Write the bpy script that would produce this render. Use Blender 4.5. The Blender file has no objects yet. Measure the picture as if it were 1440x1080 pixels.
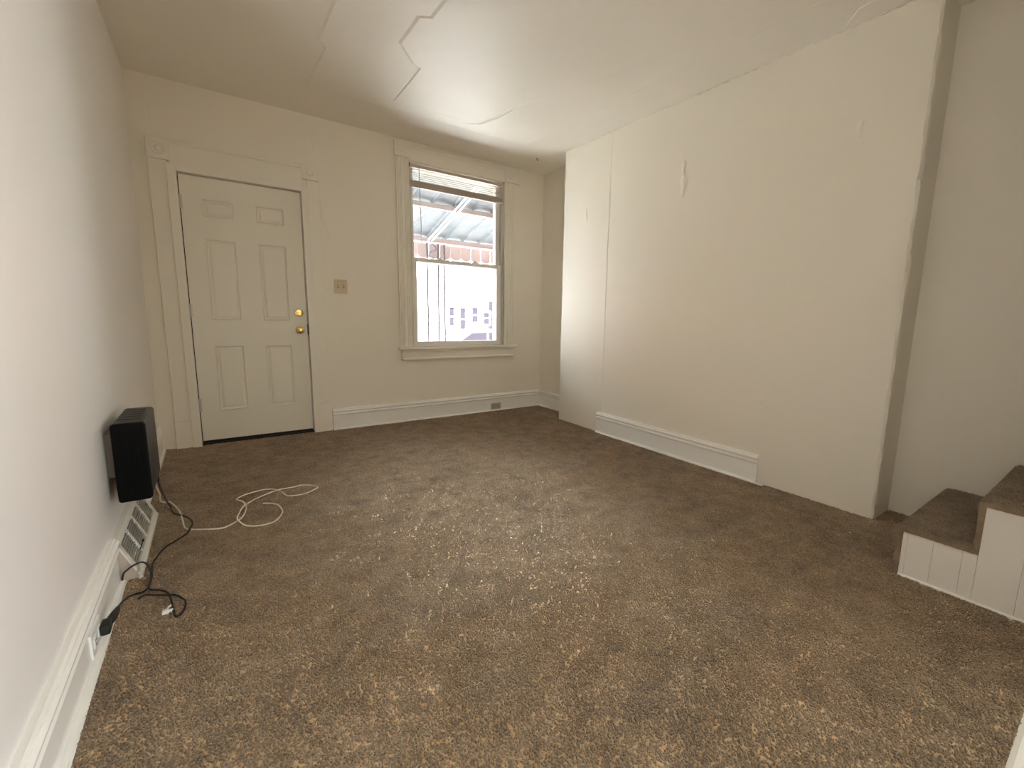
import bpy, bmesh, math, random
from mathutils import Vector, Matrix
random.seed(7)
scene = bpy.context.scene
COL = scene.collection

# ------------------------------------------------------------------ camera
cam_d = bpy.data.cameras.new('camera')
cam_d.sensor_width = 36.0
cam_d.lens = 15.7936
cam_d.shift_x = -0.03926
cam_d.shift_y = 0.00061
cam_d.clip_start = 0.02
cam = bpy.data.objects.new('camera', cam_d)
COL.objects.link(cam)
R_ = Vector((0.7991765, -0.6006093, 0.0241933))
U_ = Vector((0.0724147, 0.1361550, 0.9880374))
F_ = Vector((0.5967185, 0.7878644, -0.1523048))
m = Matrix((( R_.x, U_.x, -F_.x, 0.36266), (R_.y, U_.y, -F_.y, -4.44814), (R_.z, U_.z, -F_.z, 1.09996), (0, 0, 0, 1)))
cam.matrix_world = m
scene.camera = cam

# ------------------------------------------------------------------ light
SKY = 11.0
SUN = 83.0
REAR = 310.0
scene.view_settings.view_transform = 'Standard'
scene.view_settings.look = 'None'
scene.view_settings.exposure = 0.63
scene.view_settings.gamma = 1.0
scene.view_settings.use_curve_mapping = False
cy = scene.cycles
cy.use_denoising = True
cy.max_bounces = 14
cy.diffuse_bounces = 8
cy.glossy_bounces = 4
cy.transmission_bounces = 6
cy.transparent_max_bounces = 12
cy.sample_clamp_indirect = 12.0
cy.caustics_reflective = False
cy.caustics_refractive = False

world = bpy.data.worlds.new('sky')
scene.world = world
world.use_nodes = True
bg = world.node_tree.nodes['Background']
bg.inputs['Color'].default_value = (0.82, 0.91, 1.0, 1)
bg.inputs['Strength'].default_value = SKY

sun_d = bpy.data.lights.new('sun', 'SUN')
sun_d.energy = SUN
sun_d.angle = math.radians(0.6)
sun_d.color = (1.0, 0.975, 0.94)
sun = bpy.data.objects.new('sun', sun_d)
COL.objects.link(sun)
sun.rotation_euler = Vector((-0.35, -0.62, 0.80)).to_track_quat('Z', 'Y').to_euler()
sun.location = (-6, -10, 14)

area_d = bpy.data.lights.new('rear_fill_lamp', 'AREA')  # unseen fill lamp added behind the camera to brighten the left wall
area_d.shape = 'RECTANGLE'
area_d.size = 1.5
area_d.size_y = 1.3
area_d.energy = REAR
area_d.color = (0.89, 0.965, 1.0)
area = bpy.data.objects.new('rear_fill_lamp', area_d)
COL.objects.link(area)
area.location = (3.44, -7.25, 1.15)
area.rotation_euler = Vector((1, 0, 0)).to_track_quat('Z', 'Y').to_euler()

portal_d = bpy.data.lights.new('front_window_portal', 'AREA')
portal_d.shape = 'RECTANGLE'
portal_d.size = 1.05
portal_d.size_y = 1.75
portal_d.cycles.is_portal = True
portal = bpy.data.objects.new('front_window_portal', portal_d)
COL.objects.link(portal)
portal.location = (2.48, 0.2, 1.63)
portal.rotation_euler = Vector((0, 1, 0)).to_track_quat('Z', 'Y').to_euler()

# ------------------------------------------------------------------ materials
def new_mat(name, color, rough=0.5, metal=0.0, spec=None):
    mt = bpy.data.materials.new(name)
    mt.use_nodes = True
    b = mt.node_tree.nodes['Principled BSDF']
    b.inputs['Base Color'].default_value = (*color, 1)
    b.inputs['Roughness'].default_value = rough
    b.inputs['Metallic'].default_value = metal
    if spec is not None:
        b.inputs['Specular IOR Level'].default_value = spec
    return mt

def nodes(mt):
    return mt.node_tree.nodes, mt.node_tree.links, mt.node_tree.nodes['Principled BSDF']

def tex_noise(mt, scale, detail=3, rough=0.55, vec=None):
    n, l, b = nodes(mt)
    t = n.new('ShaderNodeTexNoise')
    t.inputs['Scale'].default_value = scale
    t.inputs['Detail'].default_value = detail
    t.inputs['Roughness'].default_value = rough
    if vec is None:
        g = n.new('ShaderNodeNewGeometry')
        vec = g.outputs['Position']
    l.new(vec, t.inputs['Vector'])
    return t

def ramp(mt, src, stops):
    n, l, b = nodes(mt)
    r = n.new('ShaderNodeValToRGB')
    el = r.color_ramp.elements
    while len(el) < len(stops):
        el.new(0.5)
    for e, (p, c) in zip(el, stops):
        e.position = p
        e.color = (*c, 1)
    l.new(src, r.inputs['Fac'])
    return r

def add_bumps(mt, specs):
    """specs: list of (height socket, strength, distance)"""
    n, l, b = nodes(mt)
    prev = None
    for sock, st, dist in specs:
        bp = n.new('ShaderNodeBump')
        bp.inputs['Strength'].default_value = st
        bp.inputs['Distance'].default_value = dist
        l.new(sock, bp.inputs['Height'])
        if prev:
            l.new(prev.outputs['Normal'], bp.inputs['Normal'])
        prev = bp
    l.new(prev.outputs['Normal'], b.inputs['Normal'])

def paint(name, c1, c2, rough, fine=0.25, wave=0.3, wave_scale=2.2, wave_dist=0.02):
    mt = new_mat(name, c1, rough)
    n, l, b = nodes(mt)
    big = tex_noise(mt, 1.3, 2)
    r = ramp(mt, big.outputs['Fac'], [(0.35, c1), (0.65, c2)])
    l.new(r.outputs['Color'], b.inputs['Base Color'])
    f = tex_noise(mt, 160, 3)
    w = tex_noise(mt, wave_scale, 3, 0.5)
    add_bumps(mt, [(w.outputs['Fac'], wave, wave_dist), (f.outputs['Fac'], fine, 0.002)])
    return mt

M = {}
M['wall'] = paint('cream wall paint', (0.83, 0.79, 0.69), (0.84, 0.79, 0.705), 0.55, 0.2, 0.35, 2.0, 0.02)
M['wall_left'] = paint('cool daylit wall paint', (0.84, 0.825, 0.795), (0.85, 0.82, 0.80), 0.5, 0.2, 0.3, 1.6, 0.02)  # same paint as the other walls, with cool daylight put into its colour
M['dining'] = paint('tan invented room paint', (0.27, 0.24, 0.195), (0.28, 0.245, 0.20), 0.6)  # dark tone damps bounced light in the invented dining room
M['ceiling'] = paint('eggshell ceiling paint', (0.80, 0.76, 0.69), (0.82, 0.78, 0.71), 0.52, 0.12, 0.5, 1.7, 0.03)
M['trim'] = paint('gloss cream trim paint', (0.82, 0.78, 0.69), (0.83, 0.79, 0.71), 0.35, 0.1, 0.2, 9.0, 0.004)
M['white_trim'] = paint('gloss white trim paint', (0.88, 0.87, 0.84), (0.89, 0.88, 0.85), 0.25, 0.1, 0.2, 9.0, 0.004)
M['door'] = paint('satin door paint', (0.80, 0.77, 0.68), (0.81, 0.78, 0.70), 0.4, 0.12, 0.1, 6.0, 0.003)
M['stair_paint'] = paint('worn stair side paint', (0.80, 0.76, 0.70), (0.82, 0.78, 0.72), 0.45, 0.3, 0.4, 12.0, 0.004)
M['black'] = new_mat('black rubber', (0.010, 0.009, 0.008), 0.6)
M['sweep'] = new_mat('black door sweep', (0.012, 0.008, 0.006), 0.7)
M['box_black'] = new_mat('black textured plastic', (0.004, 0.004, 0.004), 0.9, 0, 0.15)
t_ = tex_noise(M['box_black'], 420, 2)
add_bumps(M['box_black'], [(t_.outputs['Fac'], 0.5, 0.002)])
M['box_front'] = new_mat('satin black plastic', (0.016, 0.0145, 0.013), 0.45)
M['brass'] = new_mat('polished brass', (0.85, 0.62, 0.25), 0.22, 1.0)
M['steel'] = new_mat('dull steel', (0.55, 0.53, 0.5), 0.4, 1.0)
M['almond'] = new_mat('almond plastic', (0.62, 0.52, 0.34), 0.4)
M['dark'] = new_mat('dark slot', (0.03, 0.025, 0.02), 0.7)
M['grey_plate'] = new_mat('grey outlet plate', (0.42, 0.39, 0.36), 0.45)
M['white_plastic'] = new_mat('white plastic', (0.83, 0.82, 0.79), 0.4)
M['register'] = new_mat('white enamelled steel', (0.82, 0.79, 0.73), 0.35)
M['register_in'] = new_mat('grey register throat', (0.30, 0.27, 0.25), 0.7)
M['register_end'] = new_mat('shaded enamelled steel', (0.50, 0.43, 0.36), 0.5)  # shade put into the colour of the white register's ends
M['cable_white'] = new_mat('white cable jacket', (0.86, 0.80, 0.69), 0.45)
M['cable_black'] = new_mat('black cable jacket', (0.014, 0.012, 0.014), 0.4)
M['sash'] = new_mat('white vinyl sash', (0.80, 0.77, 0.74), 0.38)
M['liner'] = new_mat('grey vinyl liner', (0.62, 0.59, 0.53), 0.45)
M['slat'] = new_mat('cream blind slat', (0.56, 0.48, 0.38), 0.4)
nn, ll, bb_ = nodes(M['slat'])
bb_.inputs['Transmission Weight'].default_value = 0.0
tr_ = nn.new('ShaderNodeBsdfTranslucent')
tr_.inputs['Color'].default_value = (0.85, 0.72, 0.55, 1)
mx_ = nn.new('ShaderNodeMixShader')
mx_.inputs['Fac'].default_value = 0.05
ll.new(bb_.outputs['BSDF'], mx_.inputs[1])
ll.new(tr_.outputs['BSDF'], mx_.inputs[2])
ll.new(mx_.outputs['Shader'], nn['Material Output'].inputs['Surface'])
M['stack'] = new_mat('backlit slat stack', (0.50, 0.43, 0.36), 0.5)  # same slats as above, backlit shade put into a browner colour
M['wand'] = new_mat('clear plastic wand', (0.55, 0.53, 0.50), 0.2)
# window glass: clear, passes light straight through, faint mirror reflection
g_ = bpy.data.materials.new('window glass')
g_.use_nodes = True
n_, l_ = g_.node_tree.nodes, g_.node_tree.links
n_.remove(n_['Principled BSDF'])
gt = n_.new('ShaderNodeBsdfTransparent')
gt.inputs['Color'].default_value = (0.96, 0.975, 0.97, 1)
gg = n_.new('ShaderNodeBsdfGlossy')
gg.inputs['Roughness'].default_value = 0.02
fr = n_.new('ShaderNodeFresnel')
fr.inputs['IOR'].default_value = 1.25
gm = n_.new('ShaderNodeMixShader')
l_.new(fr.outputs['Fac'], gm.inputs['Fac'])
l_.new(gt.outputs['BSDF'], gm.inputs[1])
l_.new(gg.outputs['BSDF'], gm.inputs[2])
l_.new(gm.outputs['Shader'], n_['Material Output'].inputs['Surface'])
M['glass'] = g_

# carpet: short twisted pile, mottled by the lie of the nap
cp = new_mat('brown cut pile carpet', (0.2, 0.14, 0.09), 0.55, 0.0, 0.5)
n, l, b = nodes(cp)
c_big = tex_noise(cp, 2.6, 5, 0.62)
c_mid = tex_noise(cp, 9.0, 5, 0.66)
c_fine = tex_noise(cp, 170.0, 3, 0.7)
mA = n.new('ShaderNodeMath'); mA.operation = 'MULTIPLY_ADD'
l.new(c_big.outputs['Fac'], mA.inputs[0]); mA.inputs[1].default_value = 0.38
mB = n.new('ShaderNodeMath'); mB.operation = 'MULTIPLY'
l.new(c_mid.outputs['Fac'], mB.inputs[0]); mB.inputs[1].default_value = 0.58
l.new(mB.outputs[0], mA.inputs[2])
mC = n.new('ShaderNodeMath'); mC.operation = 'MULTIPLY_ADD'
l.new(c_fine.outputs['Fac'], mC.inputs[0]); mC.inputs[1].default_value = 0.34
l.new(mA.outputs[0], mC.inputs[2])
cr = ramp(cp, mC.outputs[0], [(0.49, (0.215, 0.143, 0.076)), (0.65, (0.385, 0.272, 0.158)), (0.80, (0.53, 0.40, 0.265))])
# window sheen put into the pile colour: lighter, greyer middle of the room
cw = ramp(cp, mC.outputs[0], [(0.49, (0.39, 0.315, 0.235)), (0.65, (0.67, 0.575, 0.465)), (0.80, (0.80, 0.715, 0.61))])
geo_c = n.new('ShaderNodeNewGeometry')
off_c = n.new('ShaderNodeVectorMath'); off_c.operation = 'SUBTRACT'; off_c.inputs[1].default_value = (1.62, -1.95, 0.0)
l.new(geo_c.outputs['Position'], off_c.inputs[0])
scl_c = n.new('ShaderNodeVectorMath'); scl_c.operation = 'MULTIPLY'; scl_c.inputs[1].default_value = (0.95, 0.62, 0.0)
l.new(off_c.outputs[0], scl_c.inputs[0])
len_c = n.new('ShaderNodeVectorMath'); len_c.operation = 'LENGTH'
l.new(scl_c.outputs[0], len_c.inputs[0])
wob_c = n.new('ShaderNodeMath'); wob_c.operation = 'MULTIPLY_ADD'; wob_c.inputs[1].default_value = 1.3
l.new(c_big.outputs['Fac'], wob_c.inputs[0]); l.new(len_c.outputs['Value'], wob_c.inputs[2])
sheen_c = n.new('ShaderNodeMapRange'); sheen_c.inputs['From Min'].default_value = 0.95; sheen_c.inputs['From Max'].default_value = 1.85
sheen_c.inputs['To Min'].default_value = 1.0; sheen_c.inputs['To Max'].default_value = 0.0; sheen_c.interpolation_type = 'SMOOTHSTEP'
l.new(wob_c.outputs[0], sheen_c.inputs['Value'])
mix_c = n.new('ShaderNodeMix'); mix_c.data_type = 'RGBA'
l.new(sheen_c.outputs[0], mix_c.inputs[0]); l.new(cr.outputs['Color'], mix_c.inputs[6]); l.new(cw.outputs['Color'], mix_c.inputs[7])
oi_c = n.new('ShaderNodeObjectInfo')
tone_c = n.new('ShaderNodeMapRange'); tone_c.inputs['To Min'].default_value = 0.66; tone_c.inputs['To Max'].default_value = 1.28
l.new(oi_c.outputs['Random'], tone_c.inputs['Value'])
hsv_c = n.new('ShaderNodeHueSaturation')
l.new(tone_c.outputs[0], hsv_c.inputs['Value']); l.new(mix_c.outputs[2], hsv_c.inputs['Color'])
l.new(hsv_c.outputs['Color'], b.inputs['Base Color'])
# the fibres let some light through
tr_c = n.new('ShaderNodeBsdfTranslucent'); l.new(hsv_c.outputs['Color'], tr_c.inputs['Color'])
ms_c = n.new('ShaderNodeMixShader'); ms_c.inputs['Fac'].default_value = 0.30
l.new(b.outputs['BSDF'], ms_c.inputs[1]); l.new(tr_c.outputs['BSDF'], ms_c.inputs[2])
l.new(ms_c.outputs['Shader'], n['Material Output'].inputs['Surface'])
b.inputs['Sheen Weight'].default_value = 0.8
b.inputs['Sheen Roughness'].default_value = 0.5
b.inputs['Sheen Tint'].default_value = (1.0, 0.93, 0.84, 1)
add_bumps(cp, [(c_mid.outputs['Fac'], 0.5, 0.02), (c_fine.outputs['Fac'], 0.9, 0.008)])
M['carpet'] = cp

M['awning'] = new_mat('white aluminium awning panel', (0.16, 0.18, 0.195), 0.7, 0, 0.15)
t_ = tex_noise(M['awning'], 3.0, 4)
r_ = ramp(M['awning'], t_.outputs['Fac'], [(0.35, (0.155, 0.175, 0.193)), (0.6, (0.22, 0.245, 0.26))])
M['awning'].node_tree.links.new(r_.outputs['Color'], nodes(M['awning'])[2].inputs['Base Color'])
M['beam'] = new_mat('brown painted beam', (0.46, 0.43, 0.43), 0.7, 0, 0.15)
M['valance'] = new_mat('brown aluminium valance', (0.42, 0.375, 0.37), 0.7, 0, 0.15)
M['ext_white'] = new_mat('white exterior paint', (0.85, 0.85, 0.85), 0.5)
M['post_paint'] = new_mat('dark grey iron paint', (0.13, 0.122, 0.145), 0.6, 0, 0.2)  # even dark lilac grey, though the posts are white
M['brick_wall'] = new_mat('dark red brick', (0.22, 0.12, 0.09), 0.9)
M['concrete'] = new_mat('pale concrete', (0.62, 0.60, 0.57), 0.9)
M['asphalt'] = new_mat('grey asphalt', (0.30, 0.30, 0.30), 0.9)
M['brick'] = new_mat('light red brick', (0.60, 0.44, 0.38), 0.9)
M['brick2'] = new_mat('painted cream brick', (0.74, 0.70, 0.64), 0.9)
M['house_win'] = new_mat('dark window pane', (0.017, 0.0145, 0.019), 0.8, 0, 0.0)
M['roof'] = new_mat('grey shingle roof', (0.35, 0.34, 0.35), 0.9)
M['car'] = new_mat('silver car paint', (0.55, 0.57, 0.62), 0.3)
M['vinyl'] = new_mat('brown vinyl floor', (0.25, 0.19, 0.14), 0.45)  # darkened to cut bounce from the invented dining room floor

# ------------------------------------------------------------------ mesh helpers
class MB:
    def __init__(s):
        s.v, s.f = [], []
    def add(s, verts, faces):
        o = len(s.v)
        s.v += [tuple(p) for p in verts]
        s.f += [tuple(i + o for i in f) for f in faces]
        return s
    def box(s, x0, x1, y0, y1, z0, z1):
        v = [(x, y, z) for z in (z0, z1) for y in (y0, y1) for x in (x0, x1)]
        return s.add(v, [(0, 2, 3, 1), (4, 5, 7, 6), (0, 1, 5, 4), (2, 6, 7, 3), (0, 4, 6, 2), (1, 3, 7, 5)])
    def bbox(s, x0, x1, y0, y1, z0, z1, bev=0.003, seg=2):
        bm = bmesh.new()
        bmesh.ops.create_cube(bm, size=1)
        for v in bm.verts:
            v.co = Vector(((x0 + x1) / 2 + v.co.x * (x1 - x0), (y0 + y1) / 2 + v.co.y * (y1 - y0), (z0 + z1) / 2 + v.co.z * (z1 - z0)))
        bmesh.ops.bevel(bm, geom=bm.edges[:], offset=bev, segments=seg, affect='EDGES', profile=0.5)
        return s.frombm(bm)
    def frombm(s, bm):
        bm.verts.index_update()
        s.add([v.co[:] for v in bm.verts], [[v.index for v in f.verts] for f in bm.faces])
        bm.free()
        return s
    def prism(s, prof, axis, a0, a1):
        """closed profile extruded along axis; profile coords are the two other axes in order"""
        def P(a, b, t):
            return {'x': (t, a, b), 'y': (a, t, b), 'z': (a, b, t)}[axis]
        k = len(prof)
        v = [P(a, b, a0) for a, b in prof] + [P(a, b, a1) for a, b in prof]
        f = [(i, (i + 1) % k, k + (i + 1) % k, k + i) for i in range(k)]
        f += [tuple(range(k))[::-1], tuple(range(k, 2 * k))]
        return s.add(v, f)
    def tube(s, pts, r, n=8, cap=True):
        pts = [Vector(p) for p in pts]
        rs = r if isinstance(r, (list, tuple)) else [r] * len(pts)
        v, f = [], []
        up = Vector((0, 0, 1))
        for i, p in enumerate(pts):
            d = (pts[min(i + 1, len(pts) - 1)] - pts[max(i - 1, 0)]).normalized()
            a = d.cross(up)
            if a.length < 1e-3:
                a = d.cross(Vector((1, 0, 0)))
            a.normalize()
            c = a.cross(d).normalized()
            for k in range(n):
                t = 2 * math.pi * k / n
                v.append(p + (a * math.cos(t) + c * math.sin(t)) * rs[i])
        for i in range(len(pts) - 1):
            for k in range(n):
                f.append((i * n + k, i * n + (k + 1) % n, (i + 1) * n + (k + 1) % n, (i + 1) * n + k))
        if cap:
            f += [tuple(range(n))[::-1], tuple(range((len(pts) - 1) * n, len(pts) * n))]
        return s.add(v, f)
    def lathe(s, prof, c, axis='y', n=20, sgn=-1):
        """profile (radius, distance) revolved about axis through c; distance measured along sgn*axis"""
        v, f = [], []
        for rad, h in prof:
            for k in range(n):
                t = 2 * math.pi * k / n
                a, b_ = rad * math.cos(t), rad * math.sin(t)
                if axis == 'y':
                    v.append((c[0] + a, c[1] + sgn * h, c[2] + b_))
                elif axis == 'z':
                    v.append((c[0] + a, c[1] + b_, c[2] + sgn * h))
                else:
                    v.append((c[0] + sgn * h, c[1] + a, c[2] + b_))
        m_ = len(prof)
        for i in range(m_ - 1):
            for k in range(n):
                f.append((i * n + k, i * n + (k + 1) % n, (i + 1) * n + (k + 1) % n, (i + 1) * n + k))
        f += [tuple(range(n)), tuple(range((m_ - 1) * n, m_ * n))[::-1]]
        return s.add(v, f)
    def ridge(s, pts, nrm, w, h):
        """thin raised crease of plaster along a polyline on a flat surface"""
        nrm = Vector(nrm)
        pts = [Vector(p) for p in pts]
        v, f = [], []
        for i, p in enumerate(pts):
            d = (pts[min(i + 1, len(pts) - 1)] - pts[max(i - 1, 0)]).normalized()
            a = d.cross(nrm).normalized()
            tp = 0.15 if i in (0, len(pts) - 1) else 1.0
            v += [p + a * w * tp - nrm * 0.001, p + nrm * h * tp, p - a * w * tp - nrm * 0.001]
        for i in range(len(pts) - 1):
            f += [(3 * i, 3 * i + 1, 3 * i + 4, 3 * i + 3), (3 * i + 1, 3 * i + 2, 3 * i + 5, 3 * i + 4)]
        return s.add(v, f)

BASE = {}
def obj(name, mb, mat, parent=None, smooth=False, angle=35):
    me = bpy.data.meshes.new(name)
    off = Vector(BASE.get(parent.name, (0, 0, 0))) if parent else Vector((0, 0, 0))
    me.from_pydata([tuple(Vector(p) - off) for p in mb.v], [], mb.f)
    bm = bmesh.new(); bm.from_mesh(me)
    bmesh.ops.recalc_face_normals(bm, faces=bm.faces)
    bm.to_mesh(me); bm.free()
    me.materials.append(mat)
    o = bpy.data.objects.new(name, me)
    COL.objects.link(o)
    if parent:
        o.parent = parent
        BASE[o.name] = tuple(off)
    if smooth:
        me.polygons.foreach_set('use_smooth', [True] * len(me.polygons))
        try:
            me.set_sharp_from_angle(angle=math.radians(angle))
        except Exception:
            pass
    me.update()
    return o

def tag(o, label, cat, group=None):
    o['label'] = label; o['category'] = cat
    if group:
        o['group'] = group
    return o

def struct(o, label=None):
    o['kind'] = 'structure'
    if label:
        o['label'] = label
    return o

def empty(name, loc):
    o = bpy.data.objects.new(name, None)
    o.location = loc
    o.empty_display_size = 0.1
    COL.objects.link(o)
    BASE[o.name] = tuple(loc)
    return o

def thing(name, label, cat, loc, group=None):
    return tag(empty(name, loc), label, cat, group)

def catmull(pts, per=6):
    P = [Vector(p) for p in pts]
    out = []
    for i in range(len(P) - 1):
        p0, p1, p2, p3 = P[max(i - 1, 0)], P[i], P[i + 1], P[min(i + 2, len(P) - 1)]
        for k in range(per):
            t = k / per
            out.append(0.5 * ((2 * p1) + (p2 - p0) * t + (2 * p0 - 5 * p1 + 4 * p2 - p3) * t * t + (3 * p1 - p0 - 3 * p2 + p3) * t ** 3))
    out.append(P[-1])
    return out

# ------------------------------------------------------------------ dimensions (metres)
H = 2.689
XL = -0.02            # foot of left wall
XA = 3.537            # alcove wall
XC = 3.266            # face of chimney breast
YC0, YC1 = -0.745, -3.64
YR = -4.50            # rear wall
WX0, WX1, WZ0, WZ1 = 1.957, 3.012, 0.745, 2.512      # front window opening
DX0, DX1, DZ1 = 0.236, 1.042, 2.074                  # front door opening

# ------------------------------------------------------------------ setting
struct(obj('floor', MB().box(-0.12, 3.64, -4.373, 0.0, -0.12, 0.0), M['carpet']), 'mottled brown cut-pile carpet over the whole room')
struct(obj('floor_rear', MB().box(-0.12, 3.64, -8.6, -4.62, -0.12, -0.004), M['vinyl']))
struct(obj('trim_3', MB().prism([(-4.62, -0.12), (-4.373, -0.12), (-4.373, 0.004), (-4.385, 0.010), (-4.61, 0.010), (-4.62, 0.0)], 'x', -0.12, 2.70), M['white_trim']), 'cream doorway threshold beside the carpet edge')

def pile_object(name, mesh_src, parent, density, length, seed, aligned=False):
    """twisted carpet tufts scattered over a surface with geometry nodes"""
    o = obj(name, mesh_src, M['carpet'], parent)
    o['kind'] = 'stuff'
    ng = bpy.data.node_groups.new(name, 'GeometryNodeTree')
    ng.interface.new_socket('Geometry', in_out='INPUT', socket_type='NodeSocketGeometry')
    ng.interface.new_socket('Geometry', in_out='OUTPUT', socket_type='NodeSocketGeometry')
    N, L = ng.nodes, ng.links
    gi = N.new('NodeGroupInput'); go = N.new('NodeGroupOutput')
    dp = N.new('GeometryNodeDistributePointsOnFaces'); dp.inputs['Density'].default_value = density; dp.inputs['Seed'].default_value = seed
    ip = N.new('GeometryNodeInstanceOnPoints')
    oi = N.new('GeometryNodeObjectInfo'); oi.inputs['Object'].default_value = TUFT
    rv = N.new('FunctionNodeRandomValue'); rv.data_type = 'FLOAT_VECTOR'
    rv.inputs[0].default_value = (-0.4, -0.4, 0); rv.inputs[1].default_value = (0.4, 0.4, 6.283)
    rs = N.new('FunctionNodeRandomValue'); rs.data_type = 'FLOAT'
    rs.inputs[2].default_value = 0.65 * length; rs.inputs[3].default_value = 1.25 * length
    L.new(gi.outputs[0], dp.inputs['Mesh'])
    L.new(dp.outputs['Points'], ip.inputs['Points'])
    L.new(oi.outputs['Geometry'], ip.inputs['Instance'])
    if aligned:
        L.new(dp.outputs['Rotation'], ip.inputs['Rotation'])
    else:
        # the nap leans one way here and another way there
        nz_ = N.new('ShaderNodeTexNoise'); nz_.inputs['Scale'].default_value = 5.5; nz_.inputs['Detail'].default_value = 4.0
        ps_ = N.new('GeometryNodeInputPosition'); L.new(ps_.outputs[0], nz_.inputs['Vector'])
        sb_ = N.new('ShaderNodeVectorMath'); sb_.operation = 'SUBTRACT'; sb_.inputs[1].default_value = (0.5, 0.5, 0.5)
        L.new(nz_.outputs['Color'], sb_.inputs[0])
        ml_ = N.new('ShaderNodeVectorMath'); ml_.operation = 'MULTIPLY'; ml_.inputs[1].default_value = (3.4, 3.4, 0.0)
        L.new(sb_.outputs[0], ml_.inputs[0])
        ad_ = N.new('ShaderNodeVectorMath'); ad_.operation = 'ADD'
        L.new(ml_.outputs[0], ad_.inputs[0]); L.new(rv.outputs[0], ad_.inputs[1])
        L.new(ad_.outputs[0], ip.inputs['Rotation'])
    L.new(rs.outputs[1], ip.inputs['Scale'])
    L.new(ip.outputs[0], go.inputs[0])
    md = o.modifiers.new('pile', 'NODES'); md.node_group = ng
    return o
tm = bpy.data.meshes.new('tuft')
tv, tf = [], []
rt = random.Random(5)
K_ = 6
for rad, zz in ((0.40, 0.0), (0.46, 0.45), (0.30, 0.85)):
    for k in range(K_):
        a = 2 * math.pi * k / K_ + zz * 0.9
        tv.append((rad * math.cos(a) * rt.uniform(.85, 1.15) + zz * 0.12, rad * math.sin(a) * rt.uniform(.85, 1.15), zz * rt.uniform(.9, 1.1)))
tv.append((0.14, 0.0, 1.0))
for q in range(2):
    for k in range(K_):
        tf.append((q * K_ + k, q * K_ + (k + 1) % K_, (q + 1) * K_ + (k + 1) % K_, (q + 1) * K_ + k))
for k in range(K_):
    tf.append((2 * K_ + k, 2 * K_ + (k + 1) % K_, 3 * K_))
tm.from_pydata(tv, [], tf); tm.polygons.foreach_set('use_smooth', [True] * len(tm.polygons)); tm.materials.append(M['carpet'])
TUFT = bpy.data.objects.new('tuft', tm)          # not linked to the scene: only the pile uses it
FLOOR = bpy.data.objects['floor']
BASE['floor'] = (0, 0, 0)
pile_object('carpet_pile', MB().add([(-0.02, -4.372, 0.0), (3.54, -4.372, 0.0), (3.54, -0.001, 0.0), (-0.02, -0.001, 0.0)], [(0, 1, 2, 3)]), FLOOR, 42000, 0.0068, 1)

# left wall, leaning a little
mb = MB()
mb.add([(XL, 0.3, 0), (XL, -8.6, 0), (0, -8.6, H), (0, 0.3, H), (-0.15, 0.3, 0), (-0.15, -8.6, 0), (-0.15, -8.6, H), (-0.15, 0.3, H)],
       [(0, 1, 2, 3), (4, 7, 6, 5), (0, 3, 7, 4), (1, 5, 6, 2), (3, 2, 6, 7), (0, 4, 5, 1)])
struct(obj('wall_left', mb, M['wall_left']), 'left wall with cool daylight put into its paint colour')

# front wall with door and window openings
mb = MB()
T = 0.24
mb.box(-0.15, DX0 - 0.03, 0, T, -0.12, H)
mb.box(DX0 - 0.03, DX1 + 0.03, 0, T, DZ1 + 0.03, H)
mb.box(DX1 + 0.03, WX0, 0, T, -0.12, H)
mb.box(WX0, WX1, 0, T, -0.12, WZ0)
mb.box(WX0, WX1, 0, T, WZ1, H)
mb.box(WX1, 3.75, 0, T, -0.12, H)
# old plaster seams and creases beside the door
mb.ridge([(1.152, 0, 2.68), (1.150, 0, 2.5), (1.155, 0, 2.30)], (0, -1, 0), 0.006, 0.0025)
mb.ridge([(1.185, 0, 2.05), (1.200, 0, 1.90), (1.225, 0, 1.80), (1.250, 0, 1.72), (1.258, 0, 1.68)], (0, -1, 0), 0.008, 0.004)
mb.ridge([(0.115, 0, 2.66), (0.12, 0, 2.45), (0.13, 0, 2.30)], (0, -1, 0), 0.006, 0.002)
struct(obj('wall_back', mb, M['wall']), 'cream wall holding the front door and window')

mb = MB()
mb.box(-4, DX0 - 0.03, T + .001, T + .06, -0.5, 2.75); mb.box(DX0 - .03, DX1 + .03, T + .001, T + .06, DZ1 + .03, 2.75); mb.box(DX1 + .03, WX0 - .12, T + .001, T + .06, -0.5, 2.75)
mb.box(WX0 - .12, WX1 + .12, T + .001, T + .06, -0.5, 0.65); mb.box(WX0 - .12, WX1 + .12, T + .001, T + .06, WZ1, 2.75); mb.box(WX1 + .12, 8, T + .001, T + .06, -0.5, 2.75)
struct(obj('wall_front', mb, M['brick_wall']), 'brick outer face of the front wall')

# right wall: alcove beside the window and the stair side behind the chimney breast
mb = MB()
mb.add([(XA, 0, -0.12), (XA, YC0, -0.12), (3.506, YC1, -0.12), (3.50, -8.6, -0.12), (XA, 0, H), (XA, YC0, H), (3.506, YC1, H), (3.50, -8.6, H),
        (3.75, 0, -0.12), (3.75, -8.6, -0.12), (3.75, 0, H), (3.75, -8.6, H)],
       [(0, 1, 5, 4), (1, 2, 6, 5), (8, 10, 11, 9), (0, 4, 10, 8), (4, 5, 6, 7, 11, 10), (0, 8, 9, 3, 2, 1)])
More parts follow.
